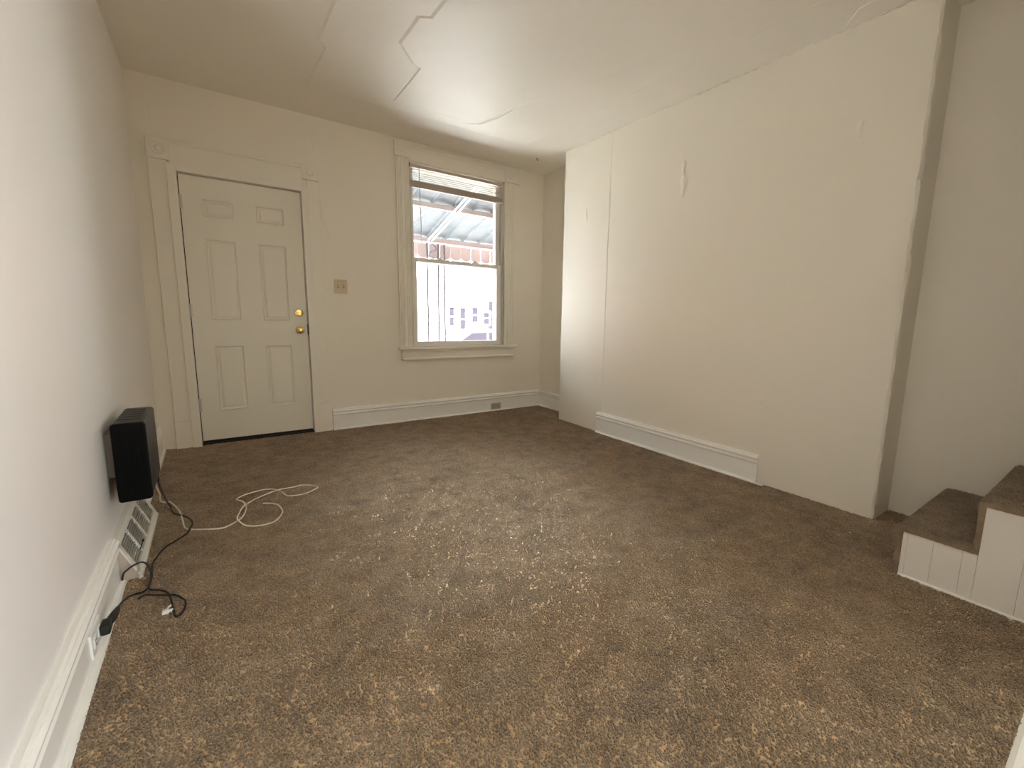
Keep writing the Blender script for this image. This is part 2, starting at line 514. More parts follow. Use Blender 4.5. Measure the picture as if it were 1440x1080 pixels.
# beyond the stairs, around the invented dining room window (y -8.0..-6.5, z .5..1.8)
def quad(y0, y1, z0, z1):
    return [(3.505 if y > -5 else 3.50, y, z) for y, z in ((y0, z0), (y1, z0), (y1, z1), (y0, z1))]
for a in ((YC1, -6.5, -0.12, H), (-8.0, -8.6, -0.12, H), (-6.5, -8.0, -0.12, 0.5), (-6.5, -8.0, 1.8, H)):
    mb.add(quad(*a), [(0, 1, 2, 3)])
struct(obj('wall_right', mb, M['wall']), 'cream alcove and stair side wall')

# chimney breast: plastered, hand-finished rough corner at the stair end
mb = MB()
random.seed(3)
nz = 60
ys_ = [YC0, -0.80, -1.365, -1.392, -1.398, -2.4, -3.2, -3.60]
def xface(y):
    if y >= -1.366:
        return XC - 0.0022 + (y + 1.38) * 0.005
    if y > -1.3925:
        return XC - 0.003
    return XC
cols = []
for y in ys_:
    cols.append([(xface(y), y)] * (nz + 1))
def jit(s):
    return (random.random() - 0.5) * s
for dy, dx in ((-0.026, 0.002), (-0.038, 0.010), (-0.042, 0.024)):
    cols.append([(XC + dx + jit(0.005), -3.60 + dy + jit(0.007)) for _ in range(nz + 1)])
cols.append([(XC + 0.06, -3.642)] * (nz + 1))
cols.append([(3.60, -3.642)] * (nz + 1))
cols.append([(3.60, YC0)] * (nz + 1))
verts, faces = [], []
for c in cols:
    for k, (x, y) in enumerate(c):
        verts.append((x, y, -0.05 + (H + 0.05) * k / nz))
nc = len(cols)
for i in range(nc):
    j = (i + 1) % nc
    for k in range(nz):
        faces.append((i * (nz + 1) + k, j * (nz + 1) + k, j * (nz + 1) + k + 1, i * (nz + 1) + k + 1))
mb.add(verts, faces)
NX = (-1, 0, 0)
mb.ridge([(XC - 0.001, -2.16, 2.30), (XC - 0.001, -2.165, 2.2), (XC - 0.001, -2.20, 2.13), (XC - 0.001, -2.19, 2.0)], NX, 0.008, 0.004)
mb.ridge([(XC - 0.004, -1.09, 2.10), (XC - 0.004, -1.085, 2.04), (XC - 0.004, -1.10, 1.99)], NX, 0.006, 0.004)
mb.ridge([(XC, -2.9, 0.60), (XC, -2.96, 0.53), (XC, -2.99, 0.50)], NX, 0.006, 0.003)
CHIM = struct(obj('chimney_breast', mb, M['wall'], smooth=True, angle=14), 'cream plastered chimney breast on the right')
BASE['chimney_breast'] = (0, 0, 0)
# patched and flaking places on the plaster
def flake(y, z, ry, rz, h=0.004, n=14):
    v = [(XC - h, y, z)]
    for ring, (s, hh) in enumerate(((0.62, h), (1.0, -0.001))):
        for k in range(n):
            t = 2 * math.pi * k / n
            q = s * (1 + 0.22 * math.sin(3 * t + y * 9) + 0.12 * math.sin(5 * t))
            v.append((XC - hh, y + ry * q * math.cos(t), z + rz * q * math.sin(t)))
    f = [(0, 1 + k, 1 + (k + 1) % n) for k in range(n)]
    f += [(1 + k, 1 + n + k, 1 + n + (k + 1) % n, 1 + (k + 1) % n) for k in range(n)]
    p_ = MB().add([(x, y_, z_) for x, y_, z_ in v], f)
    obj('plaster_patch', p_, M['wall'], CHIM, True, 80)
flake(-2.185, 2.09, 0.035, 0.09, 0.005)
flake(-2.175, 2.22, 0.022, 0.07, 0.004)
flake(-3.338, 2.15, 0.02, 0.06, 0.003)
flake(-2.93, 0.57, 0.03, 0.03, 0.004)
flake(-1.88, 0.86, 0.04, 0.05, 0.003)

# ceiling with patched plaster sheets
mb = MB()
mb.box(-0.15, 3.75, -8.6, 0.3, H, H + 0.1)
def sheet(poly, h, e=0.03):
    k = len(poly)
    cx_ = sum(p[0] for p in poly) / k; cy_ = sum(p[1] for p in poly) / k
    outer = [(x, y, H + 0.002) for x, y in poly]
    inner = []
    for x, y in poly:
        d = Vector((cx_ - x, cy_ - y)); d.normalize()
        inner.append((x + d.x * e, y + d.y * e, H - h))
    mb.add(outer + inner, [(i, (i + 1) % k, k + (i + 1) % k, k + i) for i in range(k)] + [tuple(range(k, 2 * k))])
sheet([(1.02, -0.55), (1.03, -1.15), (0.98, -1.22), (1.0, -3.8), (2.95, -3.8), (2.88, -0.62)], 0.0045, 0.03)
sheet([(1.585, -0.70), (1.56, -1.29), (1.50, -1.31), (1.345, -1.50), (1.343, -1.83), (1.40, -1.87), (1.45, -3.4), (2.75, -3.4), (2.62, -1.9), (2.38, -1.2), (2.29, -0.74)], 0.0085, 0.05)
mb.ridge([(3.245, -3.21, H), (3.19, -3.26, H), (3.13, -3.32, H), (3.09, -3.5, H)], (0, 0, -1), 0.006, 0.003)
mb.ridge([(2.20, -0.72, H - .0095), (2.30, -0.80, H - .0095), (2.36, -1.0, H - .0095), (2.37, -1.2, H - .0095)], (0, 0, -1), 0.008, 0.003)
# caulk line where the ceiling meets the chimney breast
for k in range(40):
    y0 = YC0 - 0.02 - k * 0.07
    mb.ridge([(XC - 0.004, y0, H - .003), (XC - 0.004, y0 - 0.035, H - .003), (XC - 0.004, y0 - 0.07, H - .003)], (-0.7, 0, -0.7), 0.004 + random.random() * 0.004, 0.003 + random.random() * 0.005)
struct(obj('ceiling', mb, M['ceiling']), 'glossy patched cream plaster ceiling')

# rear wall with a wide cased opening (the camera stands just in front of it), invented dining room behind, shaped and darkened to steer the fill lamp
mb = MB()
mb.box(-0.15, 0.02, YR - 0.12, YR, -0.12, H)
mb.box(0.02, 2.20, YR - 0.12, YR, 2.25, H)
mb.box(2.20, 2.60, YR - 0.12, YR, -0.12, H)  # pier added to narrow the opening and dim the stair wall
struct(obj('wall_rear', mb, M['wall']))
struct(obj('wall_stair', MB().box(2.60, 2.708, -6.0, YR, -0.12, H), M['dining']))
struct(obj('wall_dining_left', MB().box(0.0, 0.02, -8.56, YR - 0.12, -0.1, H), M['dining']))  # dark lining added over the left wall to damp bounced light
mb = MB().box(-0.15, 3.75, -8.7, -8.55, -0.12, H)
struct(obj('wall_dining', mb, M['dining']))
struct(obj('wall_landing', MB().box(2.60, 3.60, -6.1, -6.0, -0.12, H), M['dining']))

# invented dining room window frame (out of the picture), built around the added fill lamp
w2 = struct(empty('invented_window', (3.5, -7.25, 0.8)))
mb = MB()
for y0, y1, z0, z1 in ((-8.06, -7.98, .42, 1.88), (-6.52, -6.44, .42, 1.88), (-8.06, -6.44, .42, .50), (-8.06, -6.44, 1.80, 1.88), (-7.98, -6.52, 1.13, 1.17)):
    mb.bbox(3.47, 3.51, y0, y1, z0, z1, 0.004)
obj('casing', mb, M['trim'], w2)

# ------------------------------------------------------------------ baseboards
def bb_profile(h=0.2, t=0.02):
    """(distance from wall, height)"""
    return [(0, 0), (t + 0.018, 0), (t + 0.018, 0.006), (t + 0.013, 0.015), (t + 0.004, 0.019), (t, 0.020), (t, h - 0.062), (t + 0.006, h - 0.058),
            (t + 0.010, h - 0.050), (t + 0.001, h - 0.043), (t - 0.002, h - 0.036), (t + 0.010, h - 0.030), (t + 0.012, h - 0.018), (t + 0.003, h - 0.011), (t + 0.003, h - 0.005), (t - 0.004, h), (0, h)]
bp_ = bb_profile()
# the left one is split by the register
bl_ = struct(empty('baseboard_left', (0, -2, 0)), 'white moulded baseboard along the left wall')
L_ = [(XL + d, z) for d, z in bb_profile(0.195)]
obj('board', MB().prism(L_, 'y', -4.5, -2.112), M['white_trim'], bl_)
obj('board', MB().prism(L_, 'y', -1.395, -0.001), M['white_trim'], bl_)
bbk = struct(empty('baseboard_back', (2.3, 0, 0)), 'cream moulded baseboard under the window')
obj('board', MB().prism([(-d, z) for d, z in bp_], 'x', 1.196, XA), M['white_trim'], bbk)
struct(obj('baseboard_right', MB().prism([(XA - d, z) for d, z in bp_], 'y', YC0, -0.001), M['white_trim']), 'short cream baseboard in the window alcove')
bch = struct(empty('baseboard_chimney', (XC, -2.1, 0)), 'white baseboard fixed to the middle of the chimney breast')
obj('board', MB().prism([(XC - d, z) for d, z in bp_], 'y', -2.96, -1.36), M['white_trim'], bch)
obj('shoe_strip', MB().prism([(XC - 0.02, 0), (XC - 0.04, 0), (XC - 0.038, 0.008), (XC - 0.02, 0.012)], 'y', -3.015, -2.955), M['white_trim'], bch)

# ------------------------------------------------------------------ front door
def bullseye(mb, x, z, y, r):
    mb.lathe([(r, -0.002), (r, 0.004), (r * 0.86, 0.007), (r * 0.7, 0.003), (r * 0.5, 0.002), (r * 0.42, 0.006), (r * 0.2, 0.008), (0.001, 0.008)], (x, y, z), 'y', 20)

tr = struct(empty('trim_1', (0.64, 0, 0)), 'cream victorian door surround with rosette corner blocks')
def fluted(x0, x1, z0, z1, y=0.0, t=0.022):
    w = x1 - x0
    prof = [(x0, y), (x0, y - t)]
    for a in (0.10, 0.22, 0.36, 0.64, 0.78, 0.90):
        xx = x0 + w * a
        prof += [(xx - 0.003, y - t), (xx, y - t + 0.005), (xx + 0.003, y - t)]
    prof += [(x1, y - t), (x1, y)]
    return MB().prism(prof, 'z', z0, z1)
obj('side_casing', MB().bbox(0.083, 0.190, -0.022, 0.0, 0.219, 2.136, 0.003), M['trim'], tr)
obj('side_casing', MB().bbox(1.085, 1.180, -0.018, 0.0, 0.283, 2.172, 0.004), M['trim'], tr)
obj('plinth_block', MB().bbox(0.080, 0.192, -0.027, 0.0, 0.0, 0.219, 0.004), M['trim'], tr)
mb = MB().bbox(1.088, 1.190, -0.028, 0.0, 0.0, 0.255, 0.004).bbox(1.086, 1.188, -0.024, 0.0, 0.255, 0.270, 0.003).bbox(1.088, 1.190, -0.028, 0.0, 0.268, 0.284, 0.004)
obj('plinth_block', mb, M['trim'], tr)
mb = MB().bbox(0.200, 1.050, -0.020, 0.0, 2.105, 2.262, 0.003).bbox(0.200, 1.050, -0.026, 0.0, 2.255, 2.277, 0.005)
obj('header', mb, M['trim'], tr)
mb = MB().bbox(0.083, 0.209, -0.032, 0.0, 2.134, 2.275, 0.005)
bullseye(mb, 0.150, 2.207, -0.032, 0.042)
obj('rosette', mb, M['trim'], tr, True)
mb = MB().bbox(1.046, 1.178, -0.032, 0.0, 2.172, 2.287, 0.005)
bullseye(mb, 1.114, 2.226, -0.032, 0.028)
obj('rosette', mb, M['trim'], tr, True)
# inner frame that carries the door
mb = MB()
mb.bbox(0.182, 0.238, -0.045, 0.10, 0.0, 2.112, 0.003)
mb.bbox(1.040, 1.090, -0.036, 0.10, 0.0, 2.112, 0.003)
mb.bbox(0.182, 1.090, -0.034, 0.10, 2.072, 2.112, 0.003)
obj('door_frame', mb, M['trim'], tr)
mb = MB()
for x0, x1, z0, z1 in ((0.238, 0.252, 0, 2.074), (1.027, 1.040, 0, 2.074), (0.24, 1.04, 2.060, 2.074)):
    mb.box(x0, x1, 0.058, 0.075, z0, z1)
obj('weather_strip', mb, M['black'], tr)
obj('threshold', MB().box(0.238, 1.040, -0.004, 0.20, -0.01, 0.018), M['sweep'], tr)

dr = struct(empty('door_1', (0.64, 0.02, 0.03)), 'cream six-panel front door')
dx0, dx1, dz0, dz1, dy = 0.2445, 1.0330, 0.036, 2.064, 0.010
cols_x = [(0.372, 0.566), (0.714, 0.910)]
rows_z = [(0.273, 0.797), (1.000, 1.617), (1.778, 1.910)]
xs = sorted({dx0, dx1, *[c for p in cols_x for c in p]})
zs = sorted({dz0, dz1, *[c for p in rows_z for c in p]})
mb = MB()
def is_panel(xa, za):
    return any(abs(xa - c[0]) < 1e-6 for c in cols_x) and any(abs(za - r[0]) < 1e-6 for r in rows_z)
for i in range(len(xs) - 1):
    for j in range(len(zs) - 1):
        a, b2, c, d = xs[i], xs[i + 1], zs[j], zs[j + 1]
        if not is_panel(a, c):
            mb.add([(a, dy, c), (b2, dy, c), (b2, dy, d), (a, dy, d)], [(0, 1, 2, 3)])
        else:
            # pressed ogee: slopes down to the sunk bottom
            s1, s2 = 0.012, 0.020
            rr = [(0, dy), (s1 * 0.4, dy - 0.003), (s1, dy + 0.007), (s2, dy + 0.009)]
            v = []
            for s, y in rr:
                v += [(a + s, y, c + s), (b2 - s, y, c + s), (b2 - s, y, d - s), (a + s, y, d - s)]
            f = []
            for q in range(len(rr) - 1):
                for k in range(4):
                    f.append((4 * q + k, 4 * q + (k + 1) % 4, 4 * q + 4 + (k + 1) % 4, 4 * q + 4 + k))
            f.append((4 * len(rr) - 4, 4 * len(rr) - 3, 4 * len(rr) - 2, 4 * len(rr) - 1))
            mb.add(v, f)
mb.add([(dx0, dy, dz0), (dx1, dy, dz0), (dx1, dy, dz1), (dx0, dy, dz1), (dx0, dy + 0.044, dz0), (dx1, dy + 0.044, dz0), (dx1, dy + 0.044, dz1), (dx0, dy + 0.044, dz1)],
       [(4, 5, 6, 7), (0, 1, 5, 4), (3, 2, 6, 7), (0, 3, 7, 4), (1, 2, 6, 5)])
slab = obj('slab', mb, M['door'], dr)
for cx0, cx1 in cols_x:
    for rz0, rz1 in rows_z:
        e1, e2 = 0.022, 0.042
        v = []
        for s, y in ((e1, dy + 0.009), (e2, dy + 0.001)):
            v += [(cx0 + s * .8, y, rz0 + s * .8), (cx1 - s * .8, y, rz0 + s * .8), (cx1 - s * .8, y, rz1 - s * .8), (cx0 + s * .8, y, rz1 - s * .8)]
        obj('panel', MB().add(v, [(0, 1, 5, 4), (1, 2, 6, 5), (2, 3, 7, 6), (3, 0, 4, 7), (4, 5, 6, 7)]), M['door'], slab)
obj('door_sweep', MB().box(dx0 + .004, dx1 - .004, dy - 0.004, dy + 0.04, 0.019, 0.037), M['sweep'], dr)
kx = 0.976
mb = MB().lathe([(0.034, 0), (0.034, 0.003), (0.028, 0.008), (0.013, 0.010), (0.012, 0.030), (0.020, 0.036), (0.0275, 0.046), (0.029, 0.054), (0.026, 0.063), (0.016, 0.068), (0.001, 0.069)], (kx, dy, 0.922), 'y', 24)
obj('knob', mb, M['brass'], dr, True)
mb = MB().lathe([(0.033, 0), (0.033, 0.005), (0.030, 0.011), (0.020, 0.013), (0.001, 0.013)], (kx, dy, 1.068), 'y', 24)
bolt = obj('deadbolt', mb, M['brass'], dr, True)
obj('thumb_turn', MB().bbox(kx - 0.017, kx + 0.017, dy - 0.026, dy - 0.011, 1.0635, 1.0725, 0.003), M['brass'], bolt)
obj('strike_plate', MB().bbox(1.0335, 1.0395, dy - 0.006, dy + 0.02, 0.88, 0.97, 0.001), M['sweep'], dr)
for hz in (1.868, 1.073, 0.329):
    mb = MB().tube([(0.241, dy - 0.006, hz - 0.05), (0.241, dy - 0.006, hz + 0.05)], 0.006, 10)
    mb.box(0.241, 0.256, dy - 0.003, dy + 0.001, hz - 0.05, hz + 0.05)
    obj('hinge', mb, M['steel'], dr, True)

# ------------------------------------------------------------------ front window
wn = struct(empty('window_1', (2.48, 0, 0.72)), 'double-hung front window with cream surround')
obj('side_casing', fluted(1.836, WX0, 0.757, 2.53, 0, 0.024), M['trim'], wn)
obj('side_casing', fluted(WX1, 3.130, 0.757, 2.515, 0, 0.024), M['trim'], wn)
mb = MB().bbox(1.955, 3.012, -0.022, 0.0, 2.510, 2.634, 0.003).bbox(1.955, 3.012, -0.032, 0.0, 2.626, 2.648, 0.006)
obj('header', mb, M['trim'], wn)
mb = MB().bbox(1.822, 1.958, -0.034, 0.0, 2.528, 2.660, 0.005)
bullseye(mb, 1.890, 2.594, -0.034, 0.036)
obj('rosette', mb, M['trim'], wn, True)
mb = MB().bbox(3.010, 3.140, -0.034, 0.0, 2.512, 2.640, 0.005)
bullseye(mb, 3.068, 2.572, -0.034, 0.030)
obj('rosette', mb, M['trim'], wn, True)
obj('header_end', MB().bbox(3.138, 3.212, -0.016, 0.0, 2.514, 2.632, 0.005), M['trim'], wn)
mb = MB().bbox(1.818, 3.172, -0.062, 0.03, 0.728, 0.757, 0.009, 3)
obj('stool', mb, M['trim'], wn)
mb = MB().bbox(1.848, 3.132, -0.022, 0.0, 0.622, 0.730, 0.003).bbox(1.848, 3.132, -0.036, 0.0, 0.622, 0.646, 0.007).bbox(1.848, 3.132, -0.030, 0.0, 0.704, 0.730, 0.006)
obj('apron', mb, M['trim'], wn)
# jamb liners with sash tracks
for side in (0, 1):
    mb = MB()
    x0, x1 = (WX0 - 0.001, WX0 + 0.014) if side == 0 else (WX1 - 0.014, WX1 + 0.001)
    mb.box(x0, x1, 0.0, 0.20, 0.75, 2.512)
    for yy in (0.012, 0.055, 0.102, 0.135):
        xa, xb = (x1 - 0.002, x1 + 0.010) if side == 0 else (x0 - 0.010, x0 + 0.002)
        mb.box(xa, xb, yy - 0.005, yy + 0.005, 0.75, 2.512)
    obj('jamb_liner', mb, M['liner'], wn)
obj('head_jamb', MB().box(WX0, WX1, 0.0, 0.20, 2.498, 2.513), M['trim'], wn)
obj('sill', MB().prism([(0.0, 0.70), (0.30, 0.70), (0.30, 0.735), (0.20, 0.745), (0.0, 0.757)], 'x', WX0, WX1), M['sash'], wn)
def sash(name, x0, x1, y0, y1, z0, z1, st, top, bot):
    s = obj(name, MB().bbox(x0, x0 + st, y0, y1, z0, z1, 0.003).bbox(x1 - st, x1, y0, y1, z0, z1, 0.003)
            .bbox(x0 + st - .002, x1 - st + .002, y0, y1, z1 - top, z1, 0.003).bbox(x0 + st - .002, x1 - st + .002, y0, y1, z0, z0 + bot, 0.003), M['sash'], wn)
    ym = (y0 + y1) / 2
    obj('pane', MB().box(x0 + st - .004, x1 - st + .004, ym - 0.002, ym + 0.002, z0 + bot - .004, z1 - top + .004), M['glass'], s)
    return s
low = sash('lower_sash', 1.975, 2.990, 0.018, 0.052, 0.757, 1.632, 0.055, 0.038, 0.050)
for lx in (2.28, 2.68):
    mb = MB().bbox(lx - 0.028, lx + 0.028, 0.020, 0.050, 1.632, 1.640, 0.002).lathe([(0.016, 0), (0.016, 0.010), (0.006, 0.012), (0.001, 0.012)], (lx, 0.035, 1.640), 'z', 14, 1)
    mb.bbox(lx - 0.006, lx + 0.030, 0.026, 0.040, 1.650, 1.657, 0.002)
    obj('sash_lock', mb, M['sash'], low)
sash('upper_sash', 1.975, 2.990, 0.060, 0.094, 1.592, 2.500, 0.045, 0.045, 0.038)

# ------------------------------------------------------------------ mini blind, drawn up
bx0, bx1 = 1.966, 2.984
bl = thing('mini_blind', 'cream horizontal mini blind drawn up at top of the window', 'blind', (2.475, -0.0, 2.49))
obj('head_rail', MB().bbox(bx0, bx1, -0.020, 0.012, 2.458, 2.487, 0.002), M['slat'], bl)
NS = 6
for k in range(NS):
    zc = 2.442 - k * 0.0172
    prof = []
    a = math.radians(-10)
    for t in range(7):
        u = -0.0125 + 0.025 * t / 6
        wv = 0.0022 * (1 - (u / 0.0125) ** 2)
        prof.append((u, wv))
    prof = prof + [(u, wv - 0.0006) for u, wv in reversed(prof)]
    prof = [(-0.004 + u * math.cos(a) - wv * math.sin(a), zc + u * math.sin(a) + wv * math.cos(a)) for u, wv in prof]
    obj('slat', MB().prism(prof, 'x', bx0 + 0.002, bx1 - 0.002), M['slat'], bl)
mb = MB()
for k in range(44):
    zc = 2.300 + k * 0.00095
    mb.box(bx0, bx1 + 0.004, -0.0165 + random.uniform(-.0012, .0012), 0.0085 + random.uniform(-.0012, .0012), zc, zc + 0.0007)
st = obj('slat_stack', mb, M['stack'], bl)
st['kind'] = 'stuff'
obj('bottom_rail', MB().bbox(bx0 - 0.004, bx1 + 0.018, -0.018, 0.010, 2.280, 2.298, 0.003), M['stack'], bl)
for lx in (2.275, 2.483, 2.687):
    mb = MB()
    for yy in (-0.0185, 0.0105):
        mb.tube([(lx, yy, 2.46), (lx, yy, 2.29)], 0.0009, 5)
    mb.bbox(lx - 0.010, lx + 0.010, -0.021, -0.016, 2.284, 2.306, 0.001)
    obj('ladder_cord', mb, M['slat'], bl)
mb = MB().tube([(2.053, -0.022, 2.47), (2.054, -0.026, 2.45), (2.060, -0.027, 2.1), (2.067, -0.027, 1.79)], 0.0036, 6).lathe([(0.0045, 0), (0.0052, 0.012), (0.004, 0.03)], (2.067, -0.027, 1.77), 'z', 8, 1)
obj('tilt_wand', mb, M['wand'], bl, True)
obj('end_bracket', MB().box(bx0 - 0.008, bx0 - 0.001, -0.022, 0.014, 2.455, 2.495), M['dark'], bl)
obj('end_bracket', MB().box(bx1 + 0.001, bx1 + 0.012, -0.012, 0.014, 2.40, 2.495), M['liner'], bl)

# ------------------------------------------------------------------ switch, outlets, hook
sw = thing('light_switch', 'almond double light switch plate on the wall between door and window', 'switch', (1.317, 0, 1.252))
pl = obj('plate', MB().bbox(1.264, 1.371, -0.007, 0.0, 1.252, 1.371, 0.003), M['almond'], sw)
for tx in (1.296, 1.341):
    t_o = obj('toggle', MB().prism([(-0.006, 1.301), (-0.006, 1.325), (-0.016, 1.329), (-0.018, 1.322), (-0.008, 1.301)], 'x', tx - 0.005, tx + 0.005), M['almond'], sw)
    obj('slot', MB().box(tx - 0.0065, tx + 0.0065, -0.0078, -0.006, 1.297, 1.330), M['dark'], sw)
    for sz in (1.272, 1.351):
        obj('screw', MB().lathe([(0.0035, 0), (0.003, 0.0015), (0.001, 0.002)], (tx, -0.0065, sz), 'y', 8), M['steel'], sw)

ob = thing('wall_outlet', 'grey duplex outlet set in the baseboard under the window', 'outlet', (2.91, -0.02, 0.01))
obj('plate', MB().bbox(2.848, 2.972, -0.026, -0.018, 0.016, 0.092, 0.002), M['grey_plate'], ob)
for ox in (2.885, 2.936):
    s = obj('socket', MB().bbox(ox - 0.018, ox + 0.018, -0.029, -0.024, 0.038, 0.072, 0.004), M['grey_plate'], ob)
    obj('slot', MB().box(ox - 0.009, ox + 0.009, -0.0296, -0.0285, 0.058, 0.061).box(ox - 0.009, ox + 0.009, -0.0296, -0.0285, 0.047, 0.050), M['dark'], s)

ol = thing('wall_outlet', 'white outlet set in the left baseboard with a black plug', 'outlet', (0.0, -2.58, 0.03))
obj('plate', MB().bbox(-0.004, 0.006, -2.655, -2.525, 0.035, 0.112, 0.002), M['white_plastic'], ol)
for oy in (-2.622, -2.558):
    s = obj('socket', MB().bbox(0.003, 0.009, oy - 0.018, oy + 0.018, 0.056, 0.092, 0.004), M['white_plastic'], ol)
    obj('slot', MB().box(0.0085, 0.0098, oy - 0.009, oy + 0.009, 0.080, 0.083).box(0.0085, 0.0098, oy - 0.009, oy + 0.009, 0.066, 0.069), M['dark'], s)

mb = MB().tube(catmull([(3.155, -0.408, H), (3.155, -0.408, H - 0.012), (3.162, -0.408, H - 0.020), (3.170, -0.408, H - 0.012)], 4), 0.0025, 6).lathe([(0.007, 0), (0.007, 0.003)], (3.155, -0.408, H + 0.0005), 'z', 10)
tag(obj('ceiling_hook', mb, M['dark'], None, True), 'tiny dark hook screwed into the ceiling near the window corner', 'hook')

# ------------------------------------------------------------------ baseboard register on the left
RY0, RY1 = -2.105, -1.400
rg = thing('baseboard_register', 'white slanted baseboard register with louvers on the left wall', 'register', (0.0, -1.75, 0.0))
tx_, tz_ = -0.004, 0.173          # top edge
fx_, fz_ = 0.060, 0.004           # front foot
sd = Vector((fx_ - tx_, fz_ + 0.010 - tz_)); sl = sd.length; sd.normalize()
nrm = Vector((-sd.y, sd.x))       # outward from the slope
if nrm.x < 0: nrm = -nrm
def slope(s, h=0.0):
    p = Vector((tx_, tz_)) + sd * s + nrm * h
    return (p.x, p.y)
# frame: border rails around the grille
mb = MB()
def slab_on_slope(mb, s0, s1, y0, y1, h0, h1):
    c = [slope(s0, h0), slope(s1, h0), slope(s1, h1), slope(s0, h1)]
    mb.prism(c, 'y', y0, y1)
slab_on_slope(mb, -0.004, 0.026, RY0, RY1, -0.004, 0.002)
slab_on_slope(mb, sl - 0.026, sl, RY0, RY1, -0.004, 0.002)
slab_on_slope(mb, 0.02, sl - 0.02, RY0, RY0 + 0.030, -0.004, 0.002)
slab_on_slope(mb, 0.02, sl - 0.02, RY1 - 0.030, RY1, -0.004, 0.002)
mb.prism([(0.052, 0.0), (0.066, 0.0), (0.066, 0.014), (0.055, 0.014)], 'y', RY0, RY1)
mb.prism([(XL, 0.165), (XL, 0.178), (tx_ + 0.003, 0.178), (tx_ + 0.003, 0.165)], 'y', RY0, RY1)
obj('frame', mb, M['register'], rg)
mb = MB()
slab_on_slope(mb, 0.02, sl - 0.02, RY0 + .02, RY1 - .02, -0.012, -0.010)
obj('throat', mb, M['register_in'], rg)
nl = 10
for k in range(nl):
    s = 0.031 + (sl - 0.062) * k / (nl - 1)
    c0, c1 = slope(s - 0.0035, 0.0005), slope(s + 0.001, -0.009)
    c2, c3 = (c1[0] + 0.0016, c1[1]), (c0[0] + 0.0016, c0[1])
    obj('louver', MB().prism([c0, c1, c2, c3], 'y', RY0 + 0.028, RY1 - 0.028), M['register'], rg)
for k in (1, 2, 3):
    y = RY0 + 0.03 + (RY1 - RY0 - 0.06) * k / 4
    mb = MB(); slab_on_slope(mb, 0.02, sl - 0.02, y - 0.006, y + 0.006, -0.006, 0.0022)
    obj('crossbar', mb, M['register'], rg)
mb = MB(); slab_on_slope(mb, sl - 0.046, sl - 0.041, -1.935, -1.845, -0.002, 0.003); slab_on_slope(mb, sl - 0.048, sl - 0.038, -1.848, -1.840, -0.002, 0.006)
obj('damper_lever', mb, M['dark'], rg)
tri = [(XL, 0.0), (fx_ - 0.002, 0.0), (fx_ - 0.002, 0.010), (tx_ - 0.002, tz_ - 0.004), (XL, tz_ - 0.004)]
obj('end_cap', MB().prism(tri, 'y', RY0 + 0.002, RY0 + 0.005), M['register_end'], rg)
obj('end_cap', MB().prism(tri, 'y', RY1 - 0.005, RY1 - 0.002), M['register_end'], rg)

# ------------------------------------------------------------------ black box on the left wall
bxo = thing('equipment_box', 'black plastic equipment box mounted low on the left wall above the register', 'equipment box', (0.06, -1.85, 0.31))
X0, X1_, Y0, Y1, Z0, Z1 = 0.014, 0.117, -2.05, -1.660, 0.310, 0.632
body = obj('body', MB().bbox(X0, X1_, Y0 + 0.012, Y1, Z0, Z1, 0.013, 4), M['box_front'], bxo, True)
obj('end_panel', MB().bbox(X0 - 0.001, X1_ + 0.001, Y0, Y0 + 0.034, Z0 - 0.001, Z1 + 0.001, 0.012, 4), M['box_black'], bxo, True)
for k in range(9):
    x = X0 + 0.016 + k * 0.009
    obj('vent_rib', MB().bbox(x, x + 0.004, Y0 - 0.0025, Y0 + 0.004, Z0 + 0.03, Z1 - 0.03, 0.0015), M['box_black'], bxo)
for k in range(5):
    y = Y0 + 0.10 + k * 0.055
    obj('top_rib', MB().bbox(X0 + 0.012, X1_ - 0.02, y, y + 0.012, Z1 - 0.003, Z1 + 0.003, 0.0015), M['box_front'], bxo)
obj('wall_bracket', MB().box(XL + 0.004, X0 + 0.004, -1.97, -1.73, 0.40, 0.58), M['register_in'], bxo)
mb = MB().tube([(0.100, -1.70, 0.316), (0.102, -1.69, 0.295), (0.104, -1.68, 0.272)], [0.011, 0.010, 0.007], 10)
obj('cable_gland', mb, M['black'], bxo, True)

# ------------------------------------------------------------------ cables on the floor
rw = 0.0036
W = [(0.092, -1.70, 0.315), (0.088, -1.60, 0.22), (0.080, -1.42, 0.12), (0.072, -1.335, 0.055), (0.084, -1.29, 0.020), (0.107, -1.275, 0.010)]
W += [(x, y, 0.005) for x, y in ((0.153, -1.432), (0.174, -1.598), (0.191, -1.699), (0.262, -1.755), (0.332, -1.79), (0.384, -1.75), (0.417, -1.703), (0.436, -1.633), (0.444, -1.545), (0.431, -1.462), (0.405, -1.408), (0.468, -1.35), (0.559, -1.332), (0.618, -1.391), (0.648, -1.508), (0.704, -1.532), (0.75, -1.524), (0.812, -1.475), (0.815, -1.452), (0.788, -1.406), (0.745, -1.371), (0.694, -1.379))]
W += [(0.647, -1.389, 0.009), (0.612, -1.398, 0.012), (0.578, -1.41, 0.009), (0.496, -1.463, 0.006), (0.452, -1.526, 0.009), (0.440, -1.545, 0.012), (0.422, -1.586, 0.009)]
W += [(0.403, -1.66, 0.005), (0.398, -1.715, 0.011), (0.404, -1.755, 0.008), (0.432, -1.825, 0.005), (0.49, -1.86, 0.005), (0.553, -1.845, 0.005), (0.595, -1.756, 0.005), (0.597, -1.676, 0.005), (0.586, -1.623, 0.005), (0.562, -1.584, 0.005), (0.523, -1.558, 0.005)]
W = [(a, b2, z + 0.0055 if z < 0.03 else z) for a, b2, z in W]
wc = tag(obj('network_cable', MB().tube(catmull(W, 5), rw, 7), M['cable_white'], None, True), 'thin white cable lying in loops on the carpet before the door', 'cable')

